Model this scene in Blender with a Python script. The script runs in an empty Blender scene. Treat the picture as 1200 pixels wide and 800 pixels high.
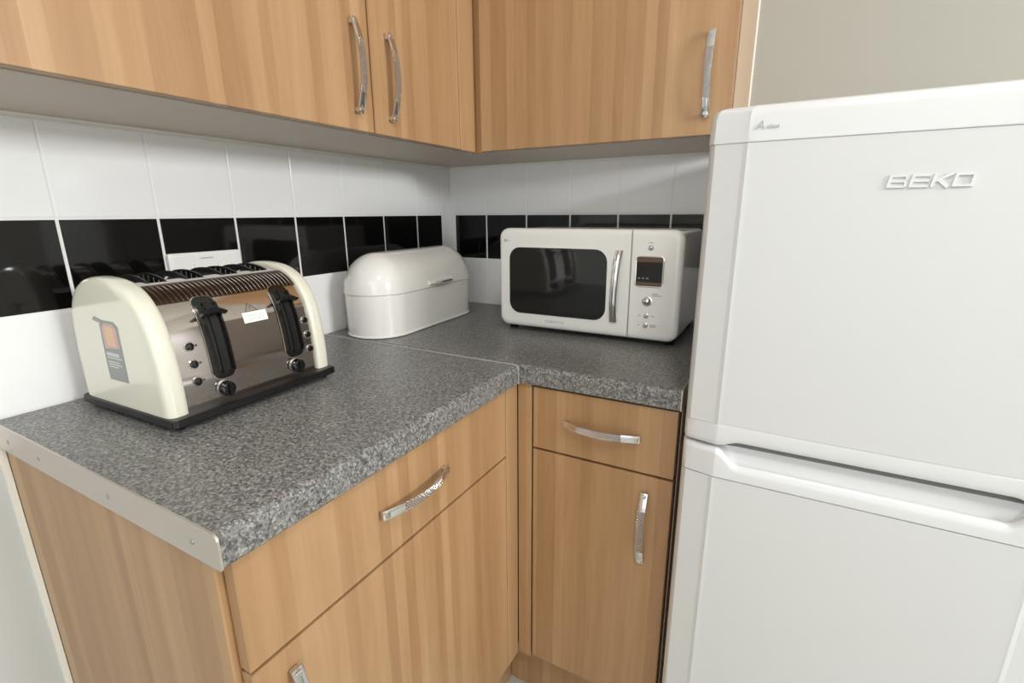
import bpy, bmesh, math, random
from mathutils import Vector, Matrix
random.seed(7)
S = bpy.context.scene
C = S.collection
Z0 = 0.91                                   # worktop height above the floor

# ---------------------------------------------------------------- camera
cam_d = bpy.data.cameras.new('camera')
cam = bpy.data.objects.new('camera', cam_d); C.objects.link(cam)
F = Vector((-0.46827529, 0.84661467, -0.25290682))
R = Vector((0.87578412, 0.48266778, -0.00582995))
U = Vector((-0.11713425, 0.2242218, 0.96747308))
m = Matrix((R, U, -F)).transposed().to_4x4()
m.translation = Vector((1.0521, -1.4604, 0.3095 + Z0))
cam.matrix_world = m
cam_d.sensor_width = 36.0; cam_d.sensor_fit = 'HORIZONTAL'
cam_d.lens = 575.857 / 1200 * 36.0
cam_d.clip_start = 0.01
S.camera = cam

# ---------------------------------------------------------------- world, light, exposure
w = bpy.data.worlds.new('daylight'); S.world = w; w.use_nodes = True
bg = w.node_tree.nodes['Background']
bg.inputs[0].default_value = (0.86, 0.93, 1.0, 1); bg.inputs[1].default_value = 1.0

def area(name, loc, target, sx, sy, power, col=(1, 1, 1)):
    d = bpy.data.lights.new(name, 'AREA'); d.shape = 'RECTANGLE'; d.size = sx; d.size_y = sy
    d.energy = power; d.color = col
    o = bpy.data.objects.new(name, d); C.objects.link(o); o.location = loc
    o.rotation_euler = (Vector(target) - Vector(loc)).to_track_quat('-Z', 'Y').to_euler()
    return o
# daylight entering by the window in the right wall; soft fill added behind the camera
area('window_daylight', (3.17, -1.15, 1.76), (0.0, -0.9, 1.15), 0.60, 0.36, 42, (0.96, 0.98, 1.0))
area('front_fill', (1.30, -3.12, 1.45), (1.15, 0.0, 1.1), 1.5, 1.5, 10.5, (0.96, 0.98, 1.0))
S.view_settings.view_transform = 'Standard'; S.view_settings.look = 'None'
S.view_settings.gamma = 1.0; S.view_settings.use_curve_mapping = False
S.view_settings.exposure = 0.06

# ---------------------------------------------------------------- materials
def srgb(r, g, b):
    f = lambda c: (c/255/12.92 if c/255 <= .04045 else ((c/255+.055)/1.055)**2.4)
    return (f(r), f(g), f(b), 1)
M = {}
def mat(name, col, rough=.5, metal=0., coat=0., spec=.5, emit=None):
    x = bpy.data.materials.new(name); x.use_nodes = True
    b = x.node_tree.nodes['Principled BSDF']
    b.inputs['Base Color'].default_value = col; b.inputs['Roughness'].default_value = rough
    b.inputs['Metallic'].default_value = metal; b.inputs['Coat Weight'].default_value = coat
    b.inputs['Specular IOR Level'].default_value = spec
    M[name] = x; return x
def N(x, t, **kw):
    n = x.node_tree.nodes.new(t)
    for k, v in kw.items(): setattr(n, k, v)
    return n
def L(x, a, b): x.node_tree.links.new(a, b)
def ramp(x, stops, interp='LINEAR'):
    n = N(x, 'ShaderNodeValToRGB'); e = n.color_ramp; e.interpolation = interp
    while len(e.elements) < len(stops): e.elements.new(.5)
    for k, (p, c) in enumerate(stops): e.elements[k].position = p; e.elements[k].color = c
    return n
def noise_bump(x, scale, strength, dist=.001, vec=None):
    t = N(x, 'ShaderNodeTexNoise'); t.inputs['Scale'].default_value = scale
    g = N(x, 'ShaderNodeNewGeometry'); L(x, g.outputs['Position'], t.inputs['Vector'])
    b = N(x, 'ShaderNodeBump'); b.inputs['Strength'].default_value = strength; b.inputs['Distance'].default_value = dist
    L(x, t.outputs['Fac'], b.inputs['Height']); L(x, b.outputs['Normal'], x.node_tree.nodes['Principled BSDF'].inputs['Normal'])

def wood(name, light, mid, dark, rough=.38):
    x = mat(name, mid, rough); b = x.node_tree.nodes['Principled BSDF']
    g = N(x, 'ShaderNodeNewGeometry'); sp = N(x, 'ShaderNodeSeparateXYZ'); L(x, g.outputs['Position'], sp.inputs[0])
    ad = N(x, 'ShaderNodeMath', operation='ADD'); L(x, sp.outputs['X'], ad.inputs[0]); L(x, sp.outputs['Y'], ad.inputs[1])
    # slow wander of the grain with height
    wc_ = N(x, 'ShaderNodeCombineXYZ'); L(x, ad.outputs[0], wc_.inputs[0])
    wz = N(x, 'ShaderNodeMath', operation='MULTIPLY'); wz.inputs[1].default_value = .35; L(x, sp.outputs['Z'], wz.inputs[0]); L(x, wz.outputs[0], wc_.inputs[2])
    wn_ = N(x, 'ShaderNodeTexNoise'); wn_.inputs['Scale'].default_value = 7; wn_.inputs['Detail'].default_value = 1; L(x, wc_.outputs[0], wn_.inputs['Vector'])
    wa = N(x, 'ShaderNodeMath', operation='MULTIPLY_ADD'); wa.inputs[1].default_value = .05; L(x, wn_.outputs['Fac'], wa.inputs[0]); L(x, ad.outputs[0], wa.inputs[2])
    cb = N(x, 'ShaderNodeCombineXYZ'); L(x, wa.outputs[0], cb.inputs[0])
    zs = N(x, 'ShaderNodeMath', operation='MULTIPLY'); zs.inputs[1].default_value = .045; L(x, sp.outputs['Z'], zs.inputs[0]); L(x, zs.outputs[0], cb.inputs[2])
    v = N(x, 'ShaderNodeTexVoronoi', voronoi_dimensions='1D'); v.inputs['Scale'].default_value = 42
    L(x, ad.outputs[0], v.inputs['W'])
    sc = N(x, 'ShaderNodeSeparateColor'); L(x, v.outputs['Color'], sc.inputs[0])
    n1 = N(x, 'ShaderNodeTexNoise'); n1.inputs['Scale'].default_value = 26; n1.inputs['Detail'].default_value = 3; L(x, cb.outputs[0], n1.inputs['Vector'])
    n2 = N(x, 'ShaderNodeTexNoise'); n2.inputs['Scale'].default_value = 210; n2.inputs['Detail'].default_value = 4; L(x, cb.outputs[0], n2.inputs['Vector'])
    a1 = N(x, 'ShaderNodeMath', operation='MULTIPLY_ADD'); a1.inputs[1].default_value = .30; L(x, sc.outputs[0], a1.inputs[0])
    m1 = N(x, 'ShaderNodeMath', operation='MULTIPLY_ADD'); m1.inputs[1].default_value = .62; m1.inputs[2].default_value = -.10; L(x, n1.outputs['Fac'], m1.inputs[0])
    L(x, m1.outputs[0], a1.inputs[2])
    a2 = N(x, 'ShaderNodeMath', operation='MULTIPLY_ADD'); a2.inputs[1].default_value = .26; L(x, n2.outputs['Fac'], a2.inputs[0]); L(x, a1.outputs[0], a2.inputs[2])
    r = ramp(x, [(.14, light), (.45, mid), (.85, dark)]); L(x, a2.outputs[0], r.inputs[0])
    L(x, r.outputs[0], b.inputs['Base Color'])
    bp = N(x, 'ShaderNodeBump'); bp.inputs['Strength'].default_value = .06; bp.inputs['Distance'].default_value = .0006
    L(x, n2.outputs['Fac'], bp.inputs['Height']); L(x, bp.outputs['Normal'], b.inputs['Normal'])
    return x
wood('wood', srgb(188, 153, 115), srgb(172, 135, 96), srgb(148, 109, 74))
wood('wood_edge', srgb(200, 156, 112), srgb(186, 140, 96), srgb(160, 115, 76))

x = mat('worktop', srgb(100, 100, 102), .36, spec=.5); b = x.node_tree.nodes['Principled BSDF']
g = N(x, 'ShaderNodeNewGeometry')
v = N(x, 'ShaderNodeTexVoronoi'); v.inputs['Scale'].default_value = 390; L(x, g.outputs['Position'], v.inputs['Vector'])
nz = N(x, 'ShaderNodeTexNoise'); nz.inputs['Scale'].default_value = 190; nz.inputs['Detail'].default_value = 3; L(x, g.outputs['Position'], nz.inputs['Vector'])
sc = N(x, 'ShaderNodeSeparateColor'); L(x, v.outputs['Color'], sc.inputs[0])
ma = N(x, 'ShaderNodeMath', operation='MULTIPLY_ADD'); ma.inputs[1].default_value = .55; L(x, sc.outputs[0], ma.inputs[0])
mb_ = N(x, 'ShaderNodeMath', operation='MULTIPLY_ADD'); mb_.inputs[1].default_value = .9; mb_.inputs[2].default_value = -.22; L(x, nz.outputs['Fac'], mb_.inputs[0]); L(x, mb_.outputs[0], ma.inputs[2])
r = ramp(x, [(.10, srgb(62, 62, 63)), (.40, srgb(102, 101, 99)), (.62, srgb(130, 129, 126)), (.90, srgb(168, 167, 163))]); L(x, ma.outputs[0], r.inputs[0]); L(x, r.outputs[0], b.inputs['Base Color'])

mat('tile_white', srgb(243, 243, 242), .12); noise_bump(M['tile_white'], 9, .04, .004)
mat('tile_black', srgb(14, 13, 13), .06); noise_bump(M['tile_black'], 9, .05, .004)
mat('grout', srgb(240, 239, 236), .8)
mat('plaster', srgb(228, 225, 219), .75); noise_bump(M['plaster'], 60, .05, .002)
mat('plaster_beige', srgb(168, 165, 155), .7); noise_bump(M['plaster_beige'], 60, .05, .002)
mat('plaster_white', srgb(196, 197, 194), .6); noise_bump(M['plaster_white'], 60, .05, .002)
mat('ceiling_paint', srgb(240, 239, 235), .8)
mat('caulk', srgb(240, 238, 228), .4)
mat('carcass', srgb(186, 160, 134), .5)
mat('underside', srgb(196, 182, 168), .45)
mat('dark_gap', srgb(40, 30, 24), .8)
mat('aluminium', srgb(208, 200, 192), .42, .85)
mat('joint_metal', srgb(186, 183, 178), .5, .3)
mat('screw', srgb(170, 168, 165), .3, 1.0)
mat('fridge_white', srgb(208, 208, 207), .46); noise_bump(M['fridge_white'], 700, .05, .0005)
mat('fridge_plastic', srgb(215, 215, 215), .30)
mat('gasket', srgb(150, 150, 148), .7)
mat('print_grey', srgb(176, 176, 174), .5)
mat('print_pale', srgb(178, 178, 178), .5)
mat('cream', srgb(228, 225, 208), .16, coat=.5)
mat('cream_white', srgb(246, 245, 240), .18, coat=.4)
mat('cream_bin', srgb(248, 246, 241), .14, coat=.5)
mat('chrome', srgb(226, 224, 222), .07, 1.0)
mat('steel', srgb(208, 200, 194), .09, 1.0)
mat('reflection_brown', srgb(112, 92, 84), .22, 1.0)  # brown of the wall cabinets mirrored in the steel, put in as colour
mat('black_plastic', srgb(17, 17, 18), .34)
mat('black_gloss', srgb(16, 16, 17), .12, coat=.4)
mat('slot_dark', srgb(12, 11, 11), .6)
mat('wire', srgb(150, 145, 138), .3, 1.0)
mat('glass_dark', srgb(36, 36, 34), .05)
mat('glass_inner', srgb(44, 44, 41), .12)
mat('display', srgb(18, 17, 18), .08)
mat('display_band', srgb(112, 88, 76), .18, .6)
mat('display_text', srgb(120, 125, 128), .4)
mat('label_white', srgb(246, 246, 242), .5)
mat('label_grey', srgb(152, 155, 152), .45)
mat('label_peach', srgb(226, 190, 158), .5)
mat('label_line', srgb(206, 208, 206), .5)
mat('label_pink', srgb(206, 176, 172), .5)
mat('ink', srgb(90, 80, 76), .6)
mat('socket_plastic', srgb(244, 243, 240), .25)
mat('floor_vinyl', srgb(186, 188, 178), .35); noise_bump(M['floor_vinyl'], 40, .04, .002)
mat('window_frame', srgb(242, 242, 240), .3)
# knurled chrome of the bow handles: fine crossed relief in the middle of the bar
x = mat('handle_chrome', srgb(222, 220, 220), .12, 1.0); b = x.node_tree.nodes['Principled BSDF']
tc = N(x, 'ShaderNodeTexCoord'); sp = N(x, 'ShaderNodeSeparateXYZ'); L(x, tc.outputs['Object'], sp.inputs[0])
def wv(sign):
    a = N(x, 'ShaderNodeMath', operation='MULTIPLY_ADD'); a.inputs[1].default_value = sign; L(x, sp.outputs['Y'], a.inputs[0]); L(x, sp.outputs['Z'], a.inputs[2])
    q = N(x, 'ShaderNodeMath', operation='MULTIPLY'); q.inputs[1].default_value = 2*math.pi/.0052; L(x, a.outputs[0], q.inputs[0])
    s = N(x, 'ShaderNodeMath', operation='SINE'); L(x, q.outputs[0], s.inputs[0]); return s
s1, s2 = wv(1), wv(-1)
ml = N(x, 'ShaderNodeMath', operation='MAXIMUM'); L(x, s1.outputs[0], ml.inputs[0]); L(x, s2.outputs[0], ml.inputs[1])
ab = N(x, 'ShaderNodeMath', operation='ABSOLUTE'); L(x, sp.outputs['Z'], ab.inputs[0])
ls = N(x, 'ShaderNodeMath', operation='LESS_THAN'); ls.inputs[1].default_value = .046; L(x, ab.outputs[0], ls.inputs[0])
mm = N(x, 'ShaderNodeMath', operation='MULTIPLY'); L(x, ml.outputs[0], mm.inputs[0]); L(x, ls.outputs[0], mm.inputs[1])
bp = N(x, 'ShaderNodeBump'); bp.inputs['Strength'].default_value = 1.0; bp.inputs['Distance'].default_value = .0014
L(x, mm.outputs[0], bp.inputs['Height']); L(x, bp.outputs['Normal'], b.inputs['Normal'])

# ---------------------------------------------------------------- mesh helpers
def finish(name, bm, material, smooth=35):
    bmesh.ops.remove_doubles(bm, verts=bm.verts, dist=1e-6)
    bmesh.ops.recalc_face_normals(bm, faces=bm.faces)
    me = bpy.data.meshes.new(name); bm.to_mesh(me); bm.free()
    me.materials.append(M[material])
    if smooth:
        for p in me.polygons: p.use_smooth = True
        me.set_sharp_from_angle(angle=math.radians(smooth))
    o = bpy.data.objects.new(name, me); C.objects.link(o)
    if smooth:
        wn = o.modifiers.new('weighted_normals', 'WEIGHTED_NORMAL'); wn.keep_sharp = True; wn.weight = 90
    return o
def base_of(parent):
    """kitchen-space position of a thing's origin"""
    p = parent
    while p.parent: p = p.parent
    return Vector(p.location)
def part(name, bm, material, parent, local=False, smooth=35):
    """mesh under a thing; vertices given in kitchen space (worktop top = 0) unless local"""
    if not local:
        b0 = base_of(parent)
        bmesh.ops.translate(bm, verts=bm.verts, vec=Vector((0, 0, Z0)) - b0)
    o = finish(name, bm, material, smooth); o.parent = parent; return o
def root(name, loc, label, cat, group=None, rz=0):
    o = bpy.data.objects.new(name, None); C.objects.link(o); o.empty_display_size = .05
    o.location = (loc[0], loc[1], loc[2] + Z0); o.rotation_euler = (0, 0, rz)
    tag(o, label, cat, group); return o
def tag(o, label=None, cat=None, group=None, kind=None):
    for k, v in (('label', label), ('category', cat), ('group', group), ('kind', kind)):
        if v: o[k] = v
    return o
def box(bm, x0, x1, y0, y1, z0, z1, bev=0., seg=2):
    r = bmesh.ops.create_cube(bm, size=1); vs = r['verts']
    for v in vs: v.co = Vector(((x0+x1)/2 + v.co.x*(x1-x0), (y0+y1)/2 + v.co.y*(y1-y0), (z0+z1)/2 + v.co.z*(z1-z0)))
    if bev:
        es = list({e for v in vs for e in v.link_edges})
        bmesh.ops.bevel(bm, geom=es, offset=bev, segments=seg, profile=.5, affect='EDGES')
def B(x0, x1, y0, y1, z0, z1, bev=0., seg=2):
    bm = bmesh.new(); box(bm, x0, x1, y0, y1, z0, z1, bev, seg); return bm
def loft(bm, rings, closed=True, caps=True):
    rs = [[bm.verts.new(p) for p in r] for r in rings]
    n = len(rs[0])
    for a, b2 in zip(rs, rs[1:]):
        for i in range(n if closed else n-1):
            j = (i+1) % n
            try: bm.faces.new((a[i], a[j], b2[j], b2[i]))
            except ValueError: pass
    if caps and closed:
        bm.faces.new(rs[0]); bm.faces.new(rs[-1])
    return rs
def cyl(bm, c, axis, r, h, seg=20, r2=None, bev=0):
    axis = Vector(axis).normalized(); q = axis.to_track_quat('Z', 'Y').to_matrix()
    r2 = r if r2 is None else r2
    prof = [(r, 0), (r2, h)] if not bev else [(r, 0), (r2, h-bev), (r2-bev*.35, h-bev*.3), (r2-bev, h)]
    loft(bm, [[Vector(c) + q @ Vector((rr*math.cos(2*math.pi*i/seg), rr*math.sin(2*math.pi*i/seg), hh)) for i in range(seg)] for rr, hh in prof])
def rrect(x0, x1, z0, z1, r, n=6):
    """rounded rectangle, r = (bl, br, tr, tl)"""
    if not hasattr(r, '__len__'): r = (r,)*4
    pts = []
    for (cx, cz, a0, rr) in ((x0+r[0], z0+r[0], 180, r[0]), (x1-r[1], z0+r[1], 270, r[1]), (x1-r[2], z1-r[2], 0, r[2]), (x0+r[3], z1-r[3], 90, r[3])):
        for i in range(n+1):
            a = math.radians(a0 + 90*i/n); pts.append((cx + rr*math.cos(a), cz + rr*math.sin(a)))
    return pts
def text_part(name, body, size, mw, material, parent, extrude=.0003, shear=0, sx=1.0, align='CENTER'):
    cu = bpy.data.curves.new(name, 'FONT'); cu.body = body; cu.size = size; cu.extrude = extrude; cu.align_x = align; cu.align_y = 'CENTER'; cu.shear = shear
    t = bpy.data.objects.new(name, cu); C.objects.link(t)
    dg = bpy.context.evaluated_depsgraph_get(); me = bpy.data.meshes.new_from_object(t.evaluated_get(dg))
    bpy.data.objects.remove(t); bpy.data.curves.remove(cu)
    me.transform(Matrix.Diagonal((sx, 1, 1, 1))); me.transform(mw); me.materials.clear(); me.materials.append(M[material])
    o = bpy.data.objects.new(name, me); C.objects.link(o); o.parent = parent; return o
def struct(name, bm, material, label, smooth=35):
    bmesh.ops.translate(bm, verts=bm.verts, vec=(0, 0, Z0))
    o = finish(name, bm, material, smooth); tag(o, label, kind='structure'); return o

# ---------------------------------------------------------------- the room
ZF = -Z0; ZC = 2.40 - Z0; XR = 3.20; YF = -3.15
struct('floor', B(-.1, XR+.1, YF-.1, .1, ZF-.05, ZF), 'floor_vinyl', 'pale grey vinyl floor')
struct('ceiling', B(-.1, XR+.1, YF-.1, .1, ZC, ZC+.05), 'ceiling_paint', 'plain white ceiling')
wall_l = struct('wall_left', B(-.11, -.010, YF, .1, ZF, ZC), 'plaster_white', 'left wall with white tiles and a black tile band')
wall_b = struct('wall_back', B(-.01, XR, .010, .11, ZF, ZC), 'plaster_beige', 'back wall, tiled behind the microwave and painted cream above the fridge')
def wall_with_hole(name, axis, pos, a0, a1, ha0, ha1, hz0, hz1, label):
    bm = bmesh.new(); t = .1
    def bb(p0, p1, z0, z1):
        if axis == 'x': box(bm, pos, pos+t, p0, p1, z0, z1)
        else: box(bm, p0, p1, pos-t, pos, z0, z1)
    bb(a0, ha0, ZF, ZC); bb(ha1, a1, ZF, ZC); bb(ha0, ha1, ZF, hz0); bb(ha0, ha1, hz1, ZC)
    return struct(name, bm, 'plaster', label)
wall_with_hole('wall_right', 'x', XR, YF, .1, -1.55, -.75, .60, 1.10, 'cream right wall with a window')
wall_with_hole('wall_front', 'y', YF, -.1, XR, .52, 2.08, ZF+.02, 1.32, 'cream wall behind the camera with added glazed doors')
def window_frame(name, axis, pos, a0, a1, z0, z1, label, mull):
    bm = bmesh.new()
    def bb(p0, p1, q0, q1):
        if axis == 'x': box(bm, pos+.02, pos+.07, p0, p1, q0, q1, .004, 1)
        else: box(bm, p0, p1, pos-.07, pos-.02, q0, q1, .004, 1)
    f = .05
    bb(a0, a1, z0, z0+f); bb(a0, a1, z1-f, z1); bb(a0, a0+f, z0+f, z1-f); bb(a1-f, a1, z0+f, z1-f)
    for q in mull: bb(q-.03, q+.03, z0+f, z1-f)
    struct(name, bm, 'window_frame', label)
window_frame('window_1', 'x', XR, -1.55, -.75, .60, 1.10, 'white framed kitchen window in the right wall', [-1.15])
window_frame('added_doors', 'y', YF, .52, 2.08, ZF+.02, 1.32, 'white framed glazed doors added behind the camera for fill light', [1.3])  # unseen doors, added as a source for the front fill

# tiled splashback: every tile a piece of its own on a grout bed
PW = .152; G = .0042
def bed(name, bm, parent):
    b0 = bm; bmesh.ops.translate(b0, verts=b0.verts, vec=(0, 0, Z0)); o = finish(name, b0, 'grout'); o.parent = parent
bed('grout_bed', B(-.010, -.0010, -1.26, .010, -.05, .50), wall_l)
bed('grout_bed', B(-.010, .932, .0010, .010, -.05, .50), wall_b)
tile_cache = {}
def tile(wall, side, a0, a1, z0, z1, material):
    """side 'l': spans y a0..a1 on the left wall; 'b': spans x on the back wall"""
    wd, ht = round(a1-a0, 4), round(z1-z0, 4); key = (wd, ht, material)
    if key not in tile_cache:
        bm = B(-.0070, 0, -wd/2, wd/2, -ht/2, ht/2); 
        es = [e for e in bm.edges if all(v.co.x > -.001 for v in e.verts)]
        bmesh.ops.bevel(bm, geom=es, offset=.0014, segments=2, profile=.5, affect='EDGES')
        o = finish('tile', bm, material, 0); tile_cache[key] = o.data
    else:
        o = bpy.data.objects.new('tile', tile_cache[key]); C.objects.link(o)
    o.parent = wall; mid = (a0+a1)/2; zz = (z0+z1)/2 + Z0
    jx = random.uniform(-.0002, .0002)
    if side == 'l': o.location = (jx, mid, zz)
    else: o.location = (mid, -jx, zz); o.rotation_euler = (0, 0, -math.pi/2)
rows = [(.0012, .1545, 'tile_white'), (.1580, .3030, 'tile_black'), (.3068, .4560, 'tile_white'), (.4598, .498, 'tile_white')]
LO = -.1828
for z0, z1, mt in rows:
    G = .0046 if mt == 'tile_black' else .0022
    edges = [LO - k*PW for k in range(8)]
    for k in range(7): tile(wall_l, 'l', edges[k+1] + G/2, edges[k] - G/2, z0, z1, mt)
    tile(wall_l, 'l', LO + G/2, -.0525, z0, z1, mt)
    tile(wall_l, 'l', -.0495, -.0005, z0, z1, 'tile_white')
    edges = [.1484 + k*PW for k in range(6)]
    tile(wall_b, 'b', .0005, .0185, z0, z1, 'tile_white')
    tile(wall_b, 'b', .0210, .1484 - G/2, z0, z1, mt)
    for k in range(5): tile(wall_b, 'b', edges[k] + G/2, edges[k+1] - G/2, z0, z1, mt)
# sealant line under the wall cabinets and along the back of the worktops
struct('trim_1', B(.0008, .006, -1.25, -.0008, .4575, .4618), 'caulk', 'thin sealant line where the left tiles meet the wall cabinets')
struct('trim_2', B(.0065, .925, -.006, -.0008, .4575, .4618), 'caulk', 'thin sealant line where the back tiles meet the wall cabinet')
struct('trim_3', B(-.0095, .0000, -1.2345, -1.2262, ZF+.001, -.043), 'caulk', 'white sealant line down the back edge of the end panel')
struct('trim_4', B(.9235, .9275, .0045, .0098, .462, 1.2), 'caulk', 'white sealant line between cabinet side and painted wall')

# ---------------------------------------------------------------- bow handle (shared mesh)
def handle_mesh():
    bm = bmesh.new(); n = 22; Lh = .080; hw = .0074; th = .0034
    rings = []
    for i in range(n+1):
        s = -Lh + 2*Lh*i/n; k = s/Lh
        x = .010 + .0175*(1-abs(k)**2.1)
        rings.append([Vector((x-th, -hw, s)), Vector((x-.0006, -hw, s)), Vector((x, -hw+.0012, s)), Vector((x, hw-.0012, s)), Vector((x-.0006, hw, s)), Vector((x-th, hw, s))])
    loft(bm, rings)
    for sg in (-1, 1):
        box(bm, 0.0002, .0145, -.0050, .0050, sg*.073-.0040, sg*.073+.0040, .0008, 1)
    bmesh.ops.recalc_face_normals(bm, faces=bm.faces)
    me = bpy.data.meshes.new('handle'); bm.to_mesh(me); bm.free(); me.materials.append(M['handle_chrome'])
    for p in me.polygons: p.use_smooth = True
    me.set_sharp_from_angle(angle=math.radians(35)); return me
HM = handle_mesh()
def handle(parent, pos, face, horizontal):
    o = bpy.data.objects.new('handle', HM); C.objects.link(o); o.parent = parent; o['label'] = 'chrome bow handle'
    r = Matrix.Rotation(-math.pi/2, 3, 'Z') if face == 'b' else Matrix.Identity(3)
    if horizontal: r = r @ Matrix.Rotation(math.pi/2, 3, 'X')
    mw = r.to_4x4(); mw.translation = Vector(pos) + Vector((0, 0, Z0)) - base_of(parent); o.matrix_local = mw

# ---------------------------------------------------------------- wall cabinets
DX = .314; ZB = .4620; ZT = 1.182
def door_l(name, y0, y1, z0, z1, xf, parent, mt='wood'):
    return part(name, B(xf-.018, xf, y0, y1, z0, z1, .0012, 2), mt, parent)
def door_b(name, x0, x1, z0, z1, yf, parent, mt='wood'):
    return part(name, B(x0, x1, yf, yf+.018, z0, z1, .0012, 2), mt, parent)
wc = root('wall_cabinet', (.15, -.98, ZB), 'wide oak-effect wall cabinet above the toaster', 'cabinet', 'wall cabinets')
part('carcass', B(.0008, .290, -1.279, -.6795, ZB, ZT, .0008, 1), 'underside', wc)
d = door_l('door', -1.278, -.6800, ZB+.001, ZT, DX, wc); handle(d, (DX, -.722, .572), 'l', False)
wc2 = root('wall_cabinet', (.15, -.53, ZB), 'narrow oak-effect wall cabinet above the bread bin', 'cabinet', 'wall cabinets')
part('carcass', B(.0008, .290, -.6785, -.001, ZB, ZT, .0008, 1), 'underside', wc2)
d = door_l('door', -.6765, -.3845, ZB+.001, ZT, DX, wc2); handle(d, (DX, -.630, .570), 'l', False)
part('corner_filler', B(.291, DX, -.3815, -.3160, ZB, ZT, .0008, 1), 'wood', wc2)
wc3 = root('wall_cabinet', (.62, -.15, ZB), 'oak-effect wall cabinet above the microwave, beside the fridge', 'cabinet', 'wall cabinets')
part('carcass', B(.2915, .9215, -.290, -.0008, ZB, ZT, .0008, 1), 'underside', wc3)
part('side_panel', B(.9216, .9230, -.2925, .0085, ZB, ZT), 'carcass', wc3)
d = door_b('door', .3300, .9210, ZB+.001, ZT, -DX, wc3); handle(d, (.8745, -DX, .575), 'b', False)
part('corner_filler', B(.2915, .3270, -.3020, -.2905, ZB, ZT), 'wood_edge', wc3)

# ---------------------------------------------------------------- base cabinets
FX = .577
bc = root('base_cabinet', (.28, -.93, ZF), 'oak-effect drawer and door base cabinet with exposed end panel, below the toaster', 'cabinet', 'base cabinets')
part('end_panel', B(.0005, .5570, -1.2255, -1.2085, ZF+.001, -.0425, .0010, 2), 'wood', bc)
part('carcass', B(.004, .5550, -1.2080, -.6300, ZF+.15, -.0425), 'dark_gap', bc)
d = door_l('drawer_front', -1.2170, -.6310, -.1935, -.0470, FX, bc); handle(d, (FX, -.926, -.1145), 'l', True)
d = door_l('door', -1.2170, -.6310, -.7550, -.1985, FX, bc); handle(d, (FX, -1.168, -.308), 'l', False)
part('corner_filler', B(.545, FX, -.6285, -.5790, -.7600, -.0425, .0008, 1), 'wood', bc)
part('plinth', B(.512, .530, -1.2080, -.5310, ZF+.001, ZF+.150), 'wood', bc)
bc2 = root('base_cabinet', (.76, -.28, ZF), 'narrow oak-effect base cabinet with one drawer, beside the fridge', 'cabinet', 'base cabinets')
part('carcass', B(.5600, .9150, -.5550, -.004, ZF+.15, -.0425), 'dark_gap', bc2)
d = door_b('drawer_front', .6150, .9130, -.1860, -.0470, -FX, bc2); handle(d, (.7675, -FX, -.1135), 'b', True)
d = door_b('door', .6150, .9130, -.7520, -.1910, -FX, bc2); handle(d, (.8625, -FX, -.3040), 'b', False)
part('corner_filler', B(.5775, .6105, -FX, -.545, -.7600, -.0425, .0008, 1), 'wood', bc2)
part('plinth', B(.5305, .9150, -.530, -.512, ZF+.001, ZF+.150), 'wood', bc2)
part('side_panel', B(.9152, .9170, -.5560, -.004, ZF+.001, -.0425), 'carcass', bc2)

# ---------------------------------------------------------------- worktops
TH = .041
def wt_profile(front, back=0.0):
    """(depth, z) outline: square at the back, rolled top front edge"""
    pts = [(back, -TH), (front-.0035, -TH)]
    pts += [(front-.0035+.0035*math.sin(a), -TH+.0035-.0035*math.cos(a)) for a in (math.pi/4, math.pi/2)]
    r = .0105
    pts += [(front-r+r*math.cos(math.radians(t)), -r+r*math.sin(math.radians(t))) for t in range(0, 91, 15)]
    pts += [(back, 0)]
    return pts
WD = .587; YJ = -.5935; YE = -1.2300
wl = root('worktop', (.29, -.91, -TH), 'speckled grey laminate worktop under the toaster with metal edge strip', 'worktop', 'kitchen worktops')
bm = bmesh.new(); pr = wt_profile(WD, .0004)
loft(bm, [[Vector((a, yy, z)) for a, z in pr] for yy in (YE, YJ-.0012)])
part('slab', bm, 'worktop', wl)
bm = bmesh.new(); pr2 = [(a, z) for a, z in wt_profile(WD+.0012, .0004)]; pr2 = [(a, z + (.0008 if z > -.02 else -.0015)) for a, z in pr2]
loft(bm, [[Vector((a, yy, z)) for a, z in pr2] for yy in (YE-.0026, YE-.0002)])
es = part('edge_strip', bm, 'aluminium', wl); es['label'] = 'brushed metal edge strip'
for sx_ in (.05, .16, .36, .54):
    bm = bmesh.new(); cyl(bm, (sx_, YE-.0026, -.023), (0, -1, 0), .0036, .0009, 14, .0026); part('screw', bm, 'screw', es)
bm = bmesh.new(); prj = [(a + (.0006 if a > .3 else 0), z + (.0014 if z > -.02 else 0)) for a, z in wt_profile(WD, .0004)]
loft(bm, [[Vector((a, yy, z)) for a, z in prj] for yy in (YJ-.0012, YJ+.0032)])
js = part('joint_strip', bm, 'joint_metal', wl); js['label'] = 'thin metal joint strip'
wb = root('worktop', (.46, -.29, -TH), 'speckled grey laminate worktop under the microwave and bread bin', 'worktop', 'kitchen worktops')
bm = bmesh.new(); pr = wt_profile(WD, .0004)
loft(bm, [[Vector((xx, -a, z)) for a, z in pr] for xx in (.0004, .9165)])
part('slab', bm, 'worktop', wb)
bm = bmesh.new(); pr3 = [(a, z + (.0008 if z > -.02 else -.0012)) for a, z in wt_profile(WD+.001, .0004)]
loft(bm, [[Vector((xx, -a, z)) for a, z in pr3] for xx in (.9167, .9187)])
part('edge_strip', bm, 'aluminium', wb)
bm = bmesh.new(); box(bm, WD+.0003, WD+.0020, YJ-.0012, YJ+.0012, -TH, -.004); part('joint_cover', bm, 'joint_metal', wl)

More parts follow.
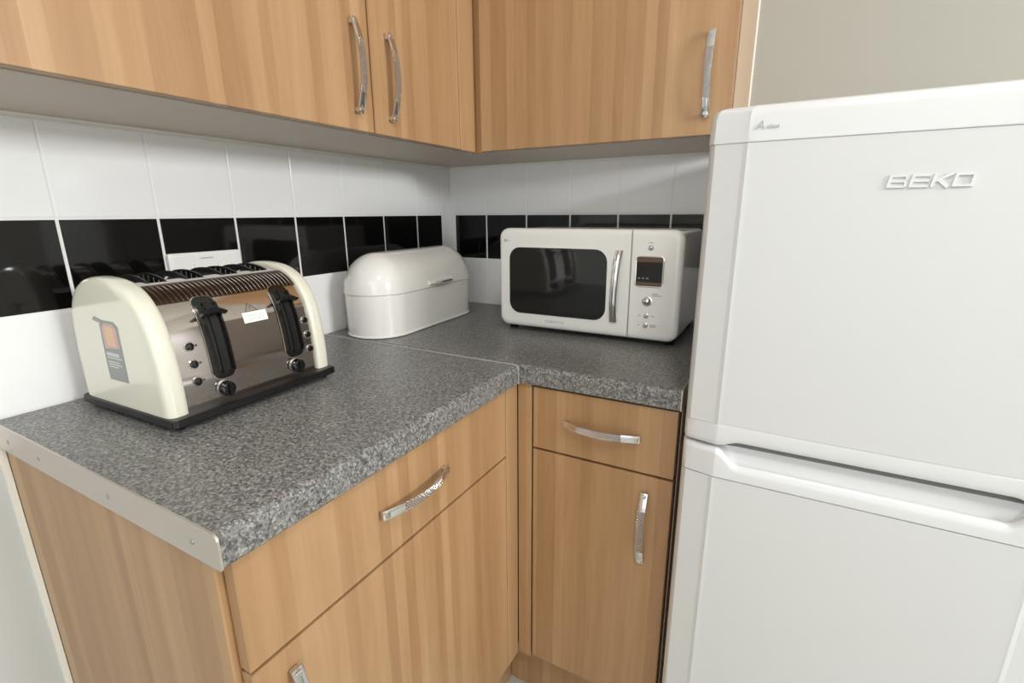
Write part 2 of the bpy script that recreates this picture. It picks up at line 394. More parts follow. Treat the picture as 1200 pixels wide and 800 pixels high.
# ---------------------------------------------------------------- fridge freezer
XL, XQ = .9335, 1.4350; CL, CR = .9870, 1.3815; YC = -.657; YS = -.645
def yf(xx):
    if xx < CL: t = (xx-XL)/(CL-XL); return YS + (YC-YS)*t
    if xx > CR: t = (XQ-xx)/(XQ-CR); return YS + (YC-YS)*t
    return YC
fr = root('fridge_freezer', (1.184, -.33, ZF), 'tall white two-door fridge freezer standing beside the base cabinet', 'fridge')
part('cabinet', B(XL+.003, XQ-.003, -.5880, -.045, ZF+.03, .445, .004, 2), 'fridge_white', fr)
def outline(off=0., yb=-.592):
    """plan outline of a door; off moves the faces outwards"""
    p = [(XL+.002-off, yb), (XL-off, YS+.016)]
    for k in range(5):
        t = k/4; a = (XL-off+.010*t*t, YS+.016-.018*t - off*.6*t - .004*math.sin(t*math.pi/2)); p.append(a)
    p += [(CL-.006, yf(CL-.006)-off), (CL, YC-.0008-off), (CL+.008, YC-off)]
    q = [(XL+XQ-a, b_) for a, b_ in reversed(p)]
    mid = [(CL+.008 + (CR-CL-.016)*i/8, YC-off-.0012*math.sin(math.pi*i/8)) for i in range(1, 8)]
    return p + mid + q
def slab(z0, z1, off=0.):
    bm = bmesh.new(); loft(bm, [[Vector((a, b_, z)) for a, b_ in outline(off)] for z in (z0, z1)]); return bm
up = part('upper_door', slab(-.0222, .4030), 'fridge_white', fr, smooth=12)
# top cap with a rolled upper edge
def inset_outline(off, ins):
    o = outline(off); cx, cy = (XL+XQ)/2, -.60
    return [(a + ins*(1 if a < cx else -1)*(1 if abs(a-cx) > .19 else 0), b_ + ins*(1 if b_ < -.60 else 0)) for a, b_ in o]
bm = bmesh.new(); rings = []
for z, off, ins in ((.4033, .0012, 0), (.4055, .0018, 0), (.436, .0008, 0), (.4445, 0, .001), (.4495, 0, .0045), (.4520, 0, .0105), (.4527, 0, .017)):
    rings.append([Vector((a, b_, z)) for a, b_ in inset_outline(off, ins)])
loft(bm, rings); part('top_cap', bm, 'fridge_plastic', up, smooth=25)
def smooth01(t): t = max(0., min(1., t)); return t*t*(3-2*t)
def rec(xx): return min(smooth01((xx-CL)/.036), smooth01((CR-xx)/.036))
def lerp(a, b_, t): return a + (b_-a)*t
stations = [XL, XL+.003, XL+.008, XL+.02, XL+.04, CL-.004, CL, CL+.002] + [CL+.002+.036*i/8 for i in range(1, 9)] + [CL+.05+(CR-CL-.1)*i/8 for i in range(9)]
stations += [XL+XQ-s for s in reversed(stations[:16])]
def edge_y(xx):
    y = yf(xx); d = min(xx-XL, XQ-xx)
    return y + (.014*(1-d/.008)**2 if d < .008 else 0) - .0006
bm = bmesh.new(); rings = []
for xx in stations:
    t = rec(xx); y = edge_y(xx); yb = -.592
    rings.append([Vector((xx, yb, -.0225)), Vector((xx, y+.001, -.0225)), Vector((xx, y-.0006, -.0245)), Vector((xx, y-.0006, lerp(-.0500, -.0400, t))),
        Vector((xx, y+lerp(.0004, .0004, t), lerp(-.0560, -.0460, t))), Vector((xx, y+lerp(.003, .0020, t), lerp(-.0598, -.0492, t))), Vector((xx, y+lerp(.008, .0045, t), lerp(-.0605, -.0502, t))),
        Vector((xx, y+lerp(.020, .022, t), lerp(-.0605, -.0505, t))), Vector((xx, yb, lerp(-.0605, -.0505, t)))])
loft(bm, rings); part('lower_grip', bm, 'fridge_plastic', up, smooth=40)
lo = part('lower_door', slab(ZF+.09, -.1174), 'fridge_white', fr, smooth=12)
bm = bmesh.new(); rings = []
for xx in stations:
    t = rec(xx); y = edge_y(xx); yb = -.592
    rings.append([Vector((xx, yb, -.1170)), Vector((xx, y+.001, -.1170)), Vector((xx, y-.0010, -.1150)), Vector((xx, y-.0012, lerp(-.0760, -.1020, t))), Vector((xx, y+.0010, lerp(-.0700, -.0940, t))),
        Vector((xx, y+.0055, lerp(-.0668, -.0900, t))), Vector((xx, y+.0095, lerp(-.0660, -.0900, t))), Vector((xx, y+.0120, lerp(-.0658, -.0930, t))),
        Vector((xx, y+lerp(.016, .0150, t), lerp(-.0658, -.0935, t))), Vector((xx, y+lerp(.020, .0190, t), lerp(-.0658, -.0880, t))), Vector((xx, y+lerp(.024, .0212, t), lerp(-.0658, -.0740, t))),
        Vector((xx, y+.0225, lerp(-.0658, -.0650, t))), Vector((xx, yb, lerp(-.0658, -.0650, t)))])
loft(bm, rings); part('upper_grip', bm, 'fridge_plastic', lo, smooth=40)
part('gasket', B(XL+.012, XQ-.012, -.5918, -.5885, ZF+.10, .43), 'gasket', fr)
part('plinth', B(XL+.012, XQ-.012, -.58, -.54, ZF+.001, ZF+.085), 'fridge_plastic', fr)
# raised maker's lettering: squarish open strokes
bm = bmesh.new(); BK = [0]; LH = .0158; st = .0036; sl = .16
def bar(p, q, wd=st):
    (x0, z0), (x1, z1) = p, q; dv = Vector((x1-x0, z1-z0)); nn = Vector((-dv.y, dv.x)).normalized()*wd/2
    pts = [(x0+nn.x, z0+nn.y), (x1+nn.x, z1+nn.y), (x1-nn.x, z1-nn.y), (x0-nn.x, z0-nn.y)]
    zb_ = .3372; x_0 = 1.1525
    f = lambda a, c, yy: Vector((x_0 + a + sl*c, yy, zb_ + c))
    BK[0] += 1; yy_ = YC-.0032-.00004*BK[0]
    loft(bm, [[f(a, c, YC+.0005) for a, c in pts], [f(a, c, yy_) for a, c in pts]])
h = LH; s2_ = st/2
def E_(x0, wd):
    bar((x0+s2_, 0), (x0+s2_, h)); bar((x0, h-s2_*.8), (x0+wd, h-s2_*.8), st*.75); bar((x0, h/2), (x0+wd, h/2), st*.75); bar((x0, s2_*.8), (x0+wd, s2_*.8), st*.75)
E_(0, .0185); bar((.0185, .0015), (.0185, h/2-.0008), .0028); bar((.0185, h/2+.0012), (.0175, h-.0012), .0026)
E_(.0225, .0185)
bar((.0455, 0), (.0455, h)); bar((.0465, h/2-.0006), (.0620, h), .0036); bar((.0500, h/2+.001), (.0610, 0), .0040)
x0 = .0640; bar((x0+s2_, 0), (x0+s2_, h)); bar((x0+.0185, 0), (x0+.0185, h)); bar((x0, h-s2_*.8), (x0+.0203, h-s2_*.8), st*.75); bar((x0, s2_*.8), (x0+.0203, s2_*.8), st*.75)
part('lettering', bm, 'fridge_plastic', up, smooth=0)
mw = Matrix.Translation(Vector((0, 0, Z0)) - base_of(fr) + Vector((.9995, YC-.0026, .4235))) @ Matrix.Rotation(math.pi/2, 4, 'X')
capo = [o for o in up.children if o.name.startswith('top_cap')][0]
text_part('print', 'A', .017, mw, 'print_pale', up, shear=.25)
text_part('print', 'class', .0085, mw @ Matrix.Translation((.0165, -.0018, 0)), 'print_pale', up, shear=.2)

# ---------------------------------------------------------------- microwave
mo = root('microwave', (.615, -.17, 0), 'cream retro microwave with chrome handle, standing on the back worktop', 'microwave')
X0, X1, XD, Zb, Zt = .3775, .8525, .7350, .0125, .2715
part('body', B(X0+.006, X1-.004, -.289, -.030, Zb+.003, Zt-.004, .010, 3), 'cream_white', mo)
def panel(x0, x1, rl, rr, il, ir):
    bm = bmesh.new(); rings = []
    for y, ins in ((-.284, .0008), (-.286, 0), (-.298, 0), (-.3035, .0012), (-.3075, .0045), (-.3095, .0095), (-.3102, .016)):
        rr_ = lambda r_: max(.0006, r_-ins)
        pts = rrect(x0+ins*il, x1-ins*ir, Zb+ins, Zt-ins, (rr_(rl), rr_(rr), rr_(rr), rr_(rl)), 7)
        rings.append([Vector((a, y, z)) for a, z in pts])
    loft(bm, rings); return bm
md = part('door', panel(X0, XD-.0008, .026, .0012, 1, .1), 'cream_white', mo)
mp = part('control_panel', panel(XD+.0008, X1, .0012, .026, .1, 1), 'cream_white', mo)
# door window: recessed bezel, dark glass
bm = bmesh.new(); wx0, wx1, wz0, wz1 = .4105, .6785, .0495, .2235
rr2 = [Vector((a, -.3100, z)) for a, z in rrect(wx0-.002, wx1+.002, wz0-.002, wz1+.002, .033, 8)]
rr3 = [Vector((a, -.3112, z)) for a, z in rrect(wx0-.0006, wx1+.0006, wz0-.0006, wz1+.0006, .032, 8)]
rr4 = [Vector((a, -.3108, z)) for a, z in rrect(wx0+.001, wx1-.001, wz0+.001, wz1-.001, .031, 8)]
loft(bm, [rr2, rr3, rr4]); part('window_bezel', bm, 'cream_white', md)
bm = bmesh.new(); loft(bm, [[Vector((a, y, z)) for a, z in rrect(wx0+i_, wx1-i_, wz0+i_, wz1-i_, .031-i_, 8)] for y, i_ in ((-.3095, 0), (-.3114, .0002), (-.3120, .003))]); part('window_glass', bm, 'glass_dark', md)
# bowed ridged handle
def mw_handle():
    bm = bmesh.new(); n = 20; rings = []
    for i in range(n+1):
        k = -1 + 2*i/n; z = .1365 + k*.0865; bow = .012*(1-abs(k)**3)
        xx = .7035 + .004*k - .002*(1-k*k); y = -.314-bow*.8; hw = .0082 + .0018*max(0, abs(k)-.55)
        prof = [(-hw, .003), (-hw, -.0008), (-hw*.7, -.0028), (-hw*.36, -.0024), (0, -.0036), (hw*.36, -.0024), (hw*.7, -.0028), (hw, -.0008), (hw, .003)]
        rings.append([Vector((xx+a, y+b_, z)) for a, b_ in prof])
    loft(bm, rings)
    box(bm, .6985, .7065, -.3170, -.3095, .0510, .0600, .001, 1); box(bm, .7030, .7110, -.3170, -.3095, .2130, .2220, .001, 1)
    return bm
part('handle', mw_handle(), 'chrome', md)['label'] = 'ridged chrome handle'
YM = -.3102
bm = bmesh.new(); loft(bm, [[Vector((a, y, z)) for a, z in rrect(.7465+i_, .8125-i_, .1400+i_, .2125-i_, .010, 5)] for y, i_ in ((YM+.0008, 0), (YM-.0012, 0), (YM-.0016, .0012), (YM-.0010, .0026))]); part('display_frame', bm, 'chrome', mp)
ds = part('display', B(.7495, .8095, YM-.0016, YM+.0005, .1430, .2095, .0006, 1), 'display', mp)
for z0, z1 in ((.1442, .1520), (.1985, .2083)): part('display_band', B(.7510, .8080, YM-.0020, YM-.0014, z0, z1), 'display_band', ds)
for k in range(3): part('display_mark', B(.7540+k*.0095, .7600+k*.0095, YM-.0020, YM-.0014, .1590, .1625), 'display_text', ds)
def button(cx, cz, r):
    bm = bmesh.new(); rings = []
    for rr, yy in ((r*1.25, 0), (r*1.25, -.0008), (r*1.05, -.0014), (r, -.003), (r*.8, -.0058), (r*.45, -.0074), (r*.1, -.0080)):
        rings.append([Vector((cx+rr*math.cos(2*math.pi*i/18), YM+yy+.0003, cz+rr*math.sin(2*math.pi*i/18))) for i in range(18)])
    loft(bm, rings); return bm
part('button', button(.7800, .2310, .0052), 'chrome', mp)
part('dial', button(.7785, .1070, .0095), 'chrome', mp)
part('button', button(.7780, .0720, .0048), 'chrome', mp)
part('button', button(.7775, .0490, .0048), 'chrome', mp)
for a, b_, z in ((.790, .8035, .125), (.790, .811, .121), (.7600, .7655, .072), (.7890, .799, .0722), (.7600, .7650, .049), (.7890, .804, .0505), (.7890, .801, .0470), (.7740, .7850, .2420)):
    part('print', B(a, b_, YM-.0003, YM+.0002, z-.0010, z+.0010), 'print_grey', mp, smooth=0)
mt_ = Vector((0, 0, Z0)) - base_of(mo)
text_part('lettering', 'DAEWOO', .0108, Matrix.Translation(mt_ + Vector((.5430, YM-.0001, .0330))) @ Matrix.Rotation(math.pi/2, 4, 'X'), 'print_grey', md, .0002, 0, 1.1)
bm = bmesh.new(); loft(bm, [[Vector((.3985+.0045*s_*math.cos(2*math.pi*i/16), yy, .2395+.0035*s_*math.sin(2*math.pi*i/16))) for i in range(16)] for yy, s_ in ((YM+.0004, 1), (YM-.0003, 1))]); part('print', bm, 'print_grey', md)
part('print', B(.4045, .4105, YM-.0003, YM+.0004, .2385, .2405), 'print_grey', md, smooth=0)
for fx_, fy_ in ((.402, -.27), (.828, -.27), (.402, -.06), (.828, -.06)):
    bm = bmesh.new(); cyl(bm, (fx_, fy_, .0002), (0, 0, 1), .012, .0160, 16, .015); part('foot', bm, 'black_plastic', mo)

# ---------------------------------------------------------------- bread bin
BA = math.radians(3.0)
bb = root('bread_bin', (.1080, -.3500, 0), 'cream enamel bread bin with domed lid in the worktop corner', 'bread bin', rz=BA)
def stadium(w2, l2, z, n=14, dy=0):
    """half width w2 (x), half length l2 (y), round ends"""
    r = w2; c = max(l2-w2, 0); pts = []
    for i in range(n+1): a = math.pi*i/n; pts.append(Vector((r*math.cos(a), c + r*math.sin(a), z)))
    for i in range(n+1): a = math.pi + math.pi*i/n; pts.append(Vector((r*math.cos(a), -c + r*math.sin(a), z)))
    return pts
W2, L2 = .0885, .2350
bm = bmesh.new()
loft(bm, [stadium(W2-.001+a, L2-.001+a, z) for z, a in ((.0004, -.004), (.002, 0), (.005, .0005), (.008, -.002), (.060, -.001), (.108, 0), (.1105, -.001))])
part('body', bm, 'cream_bin', bb, True)
bm = bmesh.new(); rings = [stadium(W2-.001, L2-.001, .1112), stadium(W2+.0012, L2+.0012, .1122), stadium(W2+.0012, L2+.0012, .1155)]
for k in range(1, 15):
    a = math.radians(6*k); ex = (1-math.cos(a)); ins = W2*.985*ex
    rings.append(stadium(W2-ins, L2-ins*1.05, .1155 + .0975*math.sin(a)**.95))
loft(bm, rings); lid = part('lid', bm, 'cream_bin', bb, True, smooth=60)
bm = bmesh.new(); loft(bm, [[Vector((W2+xx, .012+yy*s_, .1225+zz)) for xx, zz in ((-.006, -.004), (.0045, -.004), (.009, .000), (.008, .0045), (.001, .009), (-.007, .010))] for yy, s_ in ((-.058, 1), (.058, 1))]); part('handle_flange', bm, 'cream_bin', lid, True)
bm = bmesh.new(); loft(bm, [[Vector((W2+.007+xx, .012+yy, .1225+zz)) for xx, zz in ((0, -.0035), (.0065, -.0030), (.010, .0002), (.008, .0035), (.002, .005), (0, .0035))] for yy in (-.038, .038)]); part('handle', bm, 'chrome', lid, True)['label'] = 'small chrome lid handle'

# ---------------------------------------------------------------- toaster (local: x = depth from the back, y = along, z = up)
to = root('toaster', (.037, -.9770, 0), 'cream and chrome four-slice toaster with black levers', 'toaster', rz=math.radians(1.6))
ctrl = [(.246, .0195), (.2457, .055), (.2435, .085), (.2392, .115), (.2320, .145), (.2198, .171), (.200, .193), (.172, .207), (.140, .2125), (.105, .213), (.072, .207), (.044, .190), (.026, .163), (.019, .120), (.017, .080), (.018, .0195)]
def catmull(P, n=6):
    out = []
    for i in range(len(P)-1):
        p0, p1, p2, p3 = P[max(i-1, 0)], P[i], P[i+1], P[min(i+2, len(P)-1)]
        for k in range(n):
            t = k/n; f = lambda a, b_, c, d_: .5*((2*b_) + (-a+c)*t + (2*a-5*b_+4*c-d_)*t*t + (-a+3*b_-3*c+d_)*t**3)
            out.append((f(p0[0], p1[0], p2[0], p3[0]), f(p0[1], p1[1], p2[1], p3[1])))
    out.append(P[-1]); return out
PF = catmull(ctrl)
LENS = [0]
for a, b_ in zip(PF, PF[1:]): LENS.append(LENS[-1] + math.hypot(b_[0]-a[0], b_[1]-a[1]))
def at(s, h=0.):
    """point on the shell profile at arc length s from the front foot, lifted by h along the normal"""
    s = max(0, min(LENS[-1]-1e-6, s))
    for i in range(len(PF)-1):
        if LENS[i+1] >= s: break
    t = (s-LENS[i])/(LENS[i+1]-LENS[i]); a, b_ = PF[i], PF[i+1]
    px, pz = a[0]+(b_[0]-a[0])*t, a[1]+(b_[1]-a[1])*t
    q0, q1 = PF[max(i-1, 0)], PF[min(i+2, len(PF)-1)]; tx, tz = q1[0]-q0[0], q1[1]-q0[1]; l_ = math.hypot(tx, tz)
    return px + h*tz/l_, pz - h*tx/l_
def nrm(s): a = at(s, 0); b_ = at(s, 1); return Vector((b_[0]-a[0], 0, b_[1]-a[1]))
def s_at_z(z):
    for i in range(len(PF)-1):
        if PF[i][1] <= z <= PF[i+1][1]: return LENS[i] + (LENS[i+1]-LENS[i])*(z-PF[i][1])/(PF[i+1][1]-PF[i][1])
def s_at_x(xv):
    for i in range(len(PF)-1):
        if PF[i][0] >= xv >= PF[i+1][0] and PF[i][1] > .1: return LENS[i] + (LENS[i+1]-LENS[i])*(PF[i][0]-xv)/(PF[i][0]-PF[i+1][0])
def P3(s, y, h=0.): a = at(s, h); return Vector((a[0], y, a[1]))
HY = .126
slots = [-.0885, -.0300, .0300, .0885]; SW = .0125
sa, sb = s_at_x(.165), s_at_x(.040)
# shell with real openings for the four slots
ys = sorted({-HY, HY} | {c+k*SW for c in slots for k in (-1, 1)})
ss = sorted(set(LENS) | {sa, sb})
bm = bmesh.new(); gv = {(i, j): bm.verts.new(P3(s, y)) for i, s in enumerate(ss) for j, y in enumerate(ys)}
for i in range(len(ss)-1):
    for j in range(len(ys)-1):
        ym = (ys[j]+ys[j+1])/2; sm = (ss[i]+ss[i+1])/2
        if sa < sm < sb and any(abs(ym-c) < SW for c in slots): continue
        bm.faces.new((gv[i, j], gv[i+1, j], gv[i+1, j+1], gv[i, j+1]))
part('shell', bm, 'steel', to, True, smooth=30)
# black base plate
bm = bmesh.new()
rings = []
for z, ins in ((.0060, .006), (.0075, .002), (.0100, 0), (.0190, .0008), (.0205, .003)):
    rings.append([Vector((a, y, z)) for a, y in rrect(.002+ins, .268-ins, -.1545+ins, .1510-ins, .007, 5)])
loft(bm, rings); part('base', bm, 'black_plastic', to, True)
for fx_ in (.03, .245):
    for fy_ in (-.135, .135):
        bm = bmesh.new(); cyl(bm, (fx_, fy_, .0002), (0, 0, 1), .008, .008, 14, .0095); part('foot', bm, 'black_plastic', to, True)
# cream end plates, pillowed
def plate(sg):
    bm = bmesh.new(); rings = []
    for y, off in ((.1220, .0030), (.1235, .0062), (.1290, .0078), (.1395, .0078), (.1450, .0060), (.1485, .0025), (.1501, -.002), (.1507, -.010)):
        ring = []
        for k in range(60):
            s = LENS[-1]*k/59; a, z = at(s, off); ring.append(Vector((a, sg*y, max(z, .0206))))
        rings.append(ring)
    loft(bm, rings); return bm
pl = part('end_plate', plate(-1), 'cream', to, True, smooth=60); pl['label'] = 'cream end plate'
part('end_plate', plate(1), 'cream', to, True, smooth=60)
# patches that follow the curved front
def patch(bm, yc, s0, s1, hw, h, r_end=None, h0=-.002, n=18, hfun=None):
    r_end = hw if r_end is None else r_end; rows_ = []
    for i in range(n+1):
        s = s0 + (s1-s0)*(.5-.5*math.cos(math.pi*i/n)); e = min(s-s0, s1-s)
        w_ = hw if e >= r_end else hw - r_end + math.sqrt(max(0, r_end**2-(r_end-e)**2))
        w_ = max(w_, .0004); hh = h + (hfun(s) if hfun else 0)
        rows_.append([P3(s, yc-w_, h0), P3(s, yc-w_, hh), P3(s, yc+w_, hh), P3(s, yc+w_, h0)])
    loft(bm, rows_)
for yc in (-.0560, .0790):
    z0, z1 = .0565, .1835; s0, s1 = s_at_z(z0), s_at_z(z1)
    bm = bmesh.new(); patch(bm, yc, s0-.0018, s1+.0018, .0188, .0012, .012); rim = part('lever_rim', bm, 'chrome', to, True)
    bm = bmesh.new(); patch(bm, yc, s0, s1, .0172, .0030, .011); tr = part('lever_track', bm, 'black_gloss', to, True)
    for dy in (-.0078, .0078):
        bm = bmesh.new(); patch(bm, yc+dy*.9, s0+.012, s1-.018, .0026, .0034, .002); part('groove', bm, 'slot_dark', tr, True)
    bm = bmesh.new(); patch(bm, yc, s0+.008, s1-.010, .0042, .0062, .003); part('rail', bm, 'black_plastic', tr, True)
    for dy in (-.0150, .0150):
        bm = bmesh.new(); patch(bm, yc+dy, s0+.010, s1-.014, .0017, .0068, .0016); part('track_edge', bm, 'black_gloss', tr, True)
    # lever: curved paddle with drooping ends
    sl_ = s_at_z(.1580); nv = nrm(sl_); tv = Vector((nv.z, 0, -nv.x)); c0 = P3(sl_, yc)
    bm = bmesh.new(); rings = []
    for k in range(13):
        u = -1 + k/6; wy = u*.0195; out = .013 + .004*(1-u*u); dr = -.004*u*u; tk = .0050*(1-.45*u*u)
        ring = []
        for i in range(8):
            a = 2*math.pi*i/8; ring.append(c0 + Vector((0, wy, 0)) + nv*(out + .008*math.cos(a)) - tv*(dr + tk*math.sin(a)))
        rings.append(ring)
    loft(bm, rings)
    part('lever', bm, 'black_plastic', to, True)
    bm = bmesh.new(); ring0 = []
    loft(bm, [[c0 + nv*h_ + Vector((0, a, 0)) + tv*b2 for a, b2 in ((-.006, -.004), (.006, -.004), (.006, .004), (-.006, .004))] for h_ in (-.001, .014)]); part('lever_stem', bm, 'black_plastic', to, True)
def round_on(yc, z, prof, material, name, seg=20, parent=None):
    s = s_at_z(z); nv = nrm(s); tv = Vector((nv.z, 0, -nv.x)); c0 = P3(s, yc); bm = bmesh.new()
    loft(bm, [[c0 + nv*h_ + Vector((0, r_*math.cos(2*math.pi*i/seg), 0)) + tv*r_*math.sin(2*math.pi*i/seg) for i in range(seg)] for r_, h_ in prof])
    return part(name, bm, material, parent or to, True)
for yc in (-.0995, .1120):
    for z in (.1170, .0900, .0630):
        bt = round_on(yc, z, ((.0074, -.001), (.0074, .0012), (.0066, .0018)), 'chrome', 'button')
        round_on(yc, z, ((.0061, .0014), (.0060, .0034), (.0047, .0046), (.0018, .0050)), 'black_gloss', 'button_cap', parent=bt)
        s = s_at_z(z); bm = bmesh.new(); box(bm, -.0008, .0008, -.0016, .0016, -.0016, .0016)
        nv = nrm(s); sg = 1 if yc < 0 else -1; c0 = P3(s, yc + sg*.0105); bmesh.ops.translate(bm, verts=bm.verts, vec=c0); part('print', bm, 'ink', to, True, smooth=0)
for yc in (-.0590, .0770):
    round_on(yc, .0400, ((.0136, -.001), (.0136, .0012), (.0126, .0020)), 'chrome', 'dial_ring')
    dk = round_on(yc, .0400, ((.0120, .0008), (.0118, .0090), (.0108, .0120), (.0070, .0135)), 'black_gloss', 'dial')
    s = s_at_z(.0400); nv = nrm(s); c0 = P3(s, yc); bm = bmesh.new(); tv = Vector((nv.z, 0, -nv.x))
    loft(bm, [[c0 + nv*h_ + Vector((0, a, 0)) + tv*b2 for a, b2 in ((-.0022, -.0112), (.0022, -.0112), (.0022, .0112), (-.0022, .0112))] for h_ in (.010, .0172)]); part('grip', bm, 'black_plastic', dk, True)
# embossed louvres over a brown strip painting the cabinets' reflection along the front shoulder
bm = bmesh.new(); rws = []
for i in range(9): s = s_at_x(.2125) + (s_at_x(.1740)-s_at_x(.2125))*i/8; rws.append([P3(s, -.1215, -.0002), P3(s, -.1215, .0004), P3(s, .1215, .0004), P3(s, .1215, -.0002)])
loft(bm, rws); part('reflection_strip', bm, 'reflection_brown', to, True)['label'] = 'brown strip painted as the cabinet reflection'
bm = bmesh.new(); s0, s1 = s_at_x(.212), s_at_x(.176)
for k in range(30):
    y = -.111 + .226*k/29
    rws = []
    for i in range(6):
        t = i/5; s = s0 + (s1-s0)*t; hw = .0009; hh = .0012*math.sin(math.pi*min(1, max(0, t)))+.0006
        rws.append([P3(s, y-hw-.003*t, -.0005), P3(s, y-.003*t, hh), P3(s, y+hw-.003*t, -.0005)])
    loft(bm, rws)
lv = part('louvres', bm, 'steel', to, True); lv['label'] = 'row of embossed louvres'
# slot liners, raised black collars and bread guards
for c in slots:
    bm = bmesh.new(); rows_ = []
    for i in range(15):
        s = sa + (sb-sa)*i/14; p = P3(s, 0)
        rows_.append([Vector((p.x, c-SW, p.z-.0002)), Vector((p.x, c-SW, .075)), Vector((p.x, c+SW, .075)), Vector((p.x, c+SW, p.z-.0002))])
    loft(bm, rows_, closed=False)
    loft(bm, [rows_[0], [Vector((v_.x, v_.y, .075)) for v_ in rows_[0]]], closed=False); loft(bm, [rows_[-1], [Vector((v_.x, v_.y, .075)) for v_ in rows_[-1]]], closed=False)
    sl_o = part('slot', bm, 'slot_dark', to, True)
    bm = bmesh.new(); n = 18
    for sg in (-1, 1):
        rws = []
        for i in range(n+1):
            t = i/n; s = sa + (sb-sa)*t; hh = .0005 + .0060*math.sin(math.pi*t)**.7
            y = c + sg*SW
            rws.append([P3(s, y-.0014, -.001), P3(s, y-.0014, hh), P3(s, y+.0014, hh), P3(s, y+.0014, -.001)])
        loft(bm, rws)
    part('collar', bm, 'black_plastic', sl_o, True)
    bm = bmesh.new()
    for sg in (-1, 1):
        for k in range(9):
            t = .08 + .84*k/8; s = sa + (sb-sa)*t; p = P3(s, 0); y = c + sg*SW*.62
            hh = .0060*math.sin(math.pi*t)**.7
            cyl(bm, (p.x, y, .09), (0, 0, 1), .0009, p.z + hh - .002 - .09, 6)
    part('bread_guard', bm, 'wire', sl_o, True)
# warning sticker on the shell
bm = bmesh.new(); s0, s1 = s_at_z(.1330), s_at_z(.1500); rws = []
for i in range(5): s = s0 + (s1-s0)*i/4; rws.append([P3(s, -.0030, .0001), P3(s, -.0030, .0005), P3(s, .0410, .0005), P3(s, .0410, .0001)])
loft(bm, rws); stk = part('sticker', bm, 'label_white', to, True, smooth=0); stk['label'] = 'white warning sticker'
for zz in (.1370, .1405, .1440):
    s = s_at_z(zz); bm = bmesh.new(); loft(bm, [[P3(s-.0006, .003, h_), P3(s-.0006, .035, h_), P3(s+.0006, .035, h_), P3(s+.0006, .003, h_)] for h_ in (.0004, .0007)]); part('print_line', bm, 'label_line', stk, True, smooth=0)
bm = bmesh.new()
def sbar(p, q, wd):
    (y0, s0_), (y1, s1_) = p, q; dv = Vector((y1-y0, s1_-s0_)); nn = Vector((-dv.y, dv.x)).normalized()*wd/2
    pts = [(y0+nn.x, s0_+nn.y), (y1+nn.x, s1_+nn.y), (y1-nn.x, s1_-nn.y), (y0-nn.x, s0_-nn.y)]
    loft(bm, [[P3(s, y, h_) for y, s in pts] for h_ in (.0002, .0005)])
sA, sB = s_at_z(.1512), s_at_z(.1640)
sbar((.0050, sA), (.0125, sB), .0011); sbar((.0125, sB), (.0270, sA), .0009); sbar((.0050, sA), (.0270, sA), .0008); sbar((.0135, sA+.003), (.0165, sA+.010), .0008)
part('warning_triangle', bm, 'ink', to, True, smooth=0)
# printed sticker on the left end plate
YL = -.1508
def lab(pts, material, name, d_, parent=pl):
    bm = bmesh.new(); loft(bm, [[Vector((a, YL-d_, z)) for a, z in pts], [Vector((a, YL-d_-.0002, z)) for a, z in pts]]); return part(name, bm, material, parent, True, smooth=0)
lb = lab([(.106, .062), (.160, .062), (.160, .110), (.106, .110)], 'label_grey', 'sticker', 0)
lab([(.106, .110), (.160, .110), (.160, .150), (.150, .157), (.118, .157), (.108, .150)], 'label_grey', 'sticker_outline', 0)
lab([(.112, .112), (.154, .116), (.154, .146), (.146, .152), (.122, .152), (.113, .146)], 'label_pink', 'sticker_picture', .0003)
lab([(.121, .118), (.146, .118), (.146, .143), (.141, .148), (.126, .148), (.121, .143)], 'label_peach', 'sticker_toast', .0006)
lab([(.090, .155), (.118, .151), (.118, .157), (.096, .161)], 'label_grey', 'sticker_slice', .0003)
for zz, x_1, hh in ((.104, .148, .0028), (.0985, .154, .0010), (.092, .144, .0010), (.088, .150, .0010), (.084, .140, .0010)):
    lab([(.112, zz-hh), (x_1, zz-hh), (x_1, zz+hh), (.112, zz+hh)], 'label_line', 'sticker_line', .0003)

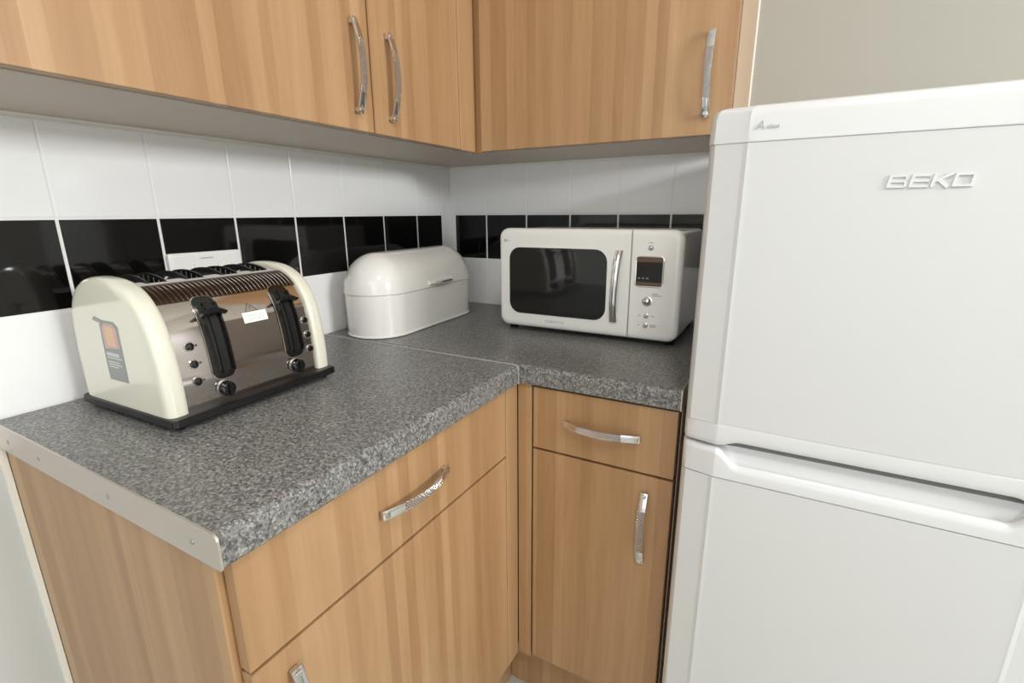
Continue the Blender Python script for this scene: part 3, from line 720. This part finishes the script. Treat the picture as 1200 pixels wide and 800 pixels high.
# ---------------------------------------------------------------- double socket behind the toaster
so = root('wall_socket', (.001, -.8695, .151), 'white double switched socket on the tiles behind the toaster', 'socket')
bm = bmesh.new(); loft(bm, [[Vector((xx, y, z)) for y, z in rrect(-.9425+i_, -.7965-i_, .1510+i_, .2365-i_, .005, 4)] for xx, i_ in ((.0004, 0), (.0085, 0), (.0100, .0015), (.0104, .004))]); sp_ = part('plate', bm, 'socket_plastic', so)
bm = bmesh.new(); loft(bm, [[Vector((xx, y, z)) for y, z in rrect(-.9350+i_, -.8040-i_, .1570+i_, .2310-i_, .003, 3)] for xx, i_ in ((.0100, 0), (.0118, 0), (.0124, .001))]); part('face', bm, 'socket_plastic', so)
for k in (-.893, -.846):
    part('switch', B(.0120, .0160, k-.006, k+.006, .195, .215, .0012, 2), 'socket_plastic', so)
part('print', B(.0122, .0126, -.884, -.858, .2235, .2255), 'print_grey', so, smooth=0)
for k in (-.918, -.822):
    for dy, dz, a, b_ in ((0, .018, .0022, .004), (-.011, 0, .0032, .0020), (.011, 0, .0032, .0020)):
        part('pin_hole', B(.0121, .0127, k+dy-a, k+dy+a, .178+dz-b_, .178+dz+b_), 'slot_dark', so, smooth=0)

# ---------------------------------------------------------------- unseen ceiling light, added for ambient fill
cl = root('ceiling_fill', (1.45, -1.75, ZC-.002), 'round white flush ceiling light added as fill', 'lamp')
bm = bmesh.new(); cyl(bm, (1.45, -1.75, ZC-.03), (0, 0, 1), .17, .029, 32); part('fill_base', bm, 'window_frame', cl)
x = mat('fill_glow', (1, .97, .92, 1), .4); b = x.node_tree.nodes['Principled BSDF']; b.inputs['Emission Color'].default_value = (1, .96, .9, 1); b.inputs['Emission Strength'].default_value = 42
bm = bmesh.new(); loft(bm, [[Vector((1.45+r_*math.cos(2*math.pi*i/32), -1.75+r_*math.sin(2*math.pi*i/32), ZC-h_)) for i in range(32)] for r_, h_ in ((.155, .030), (.15, .055), (.125, .075), (.08, .087), (.02, .092))]); part('fill_diffuser', bm, 'fill_glow', cl)
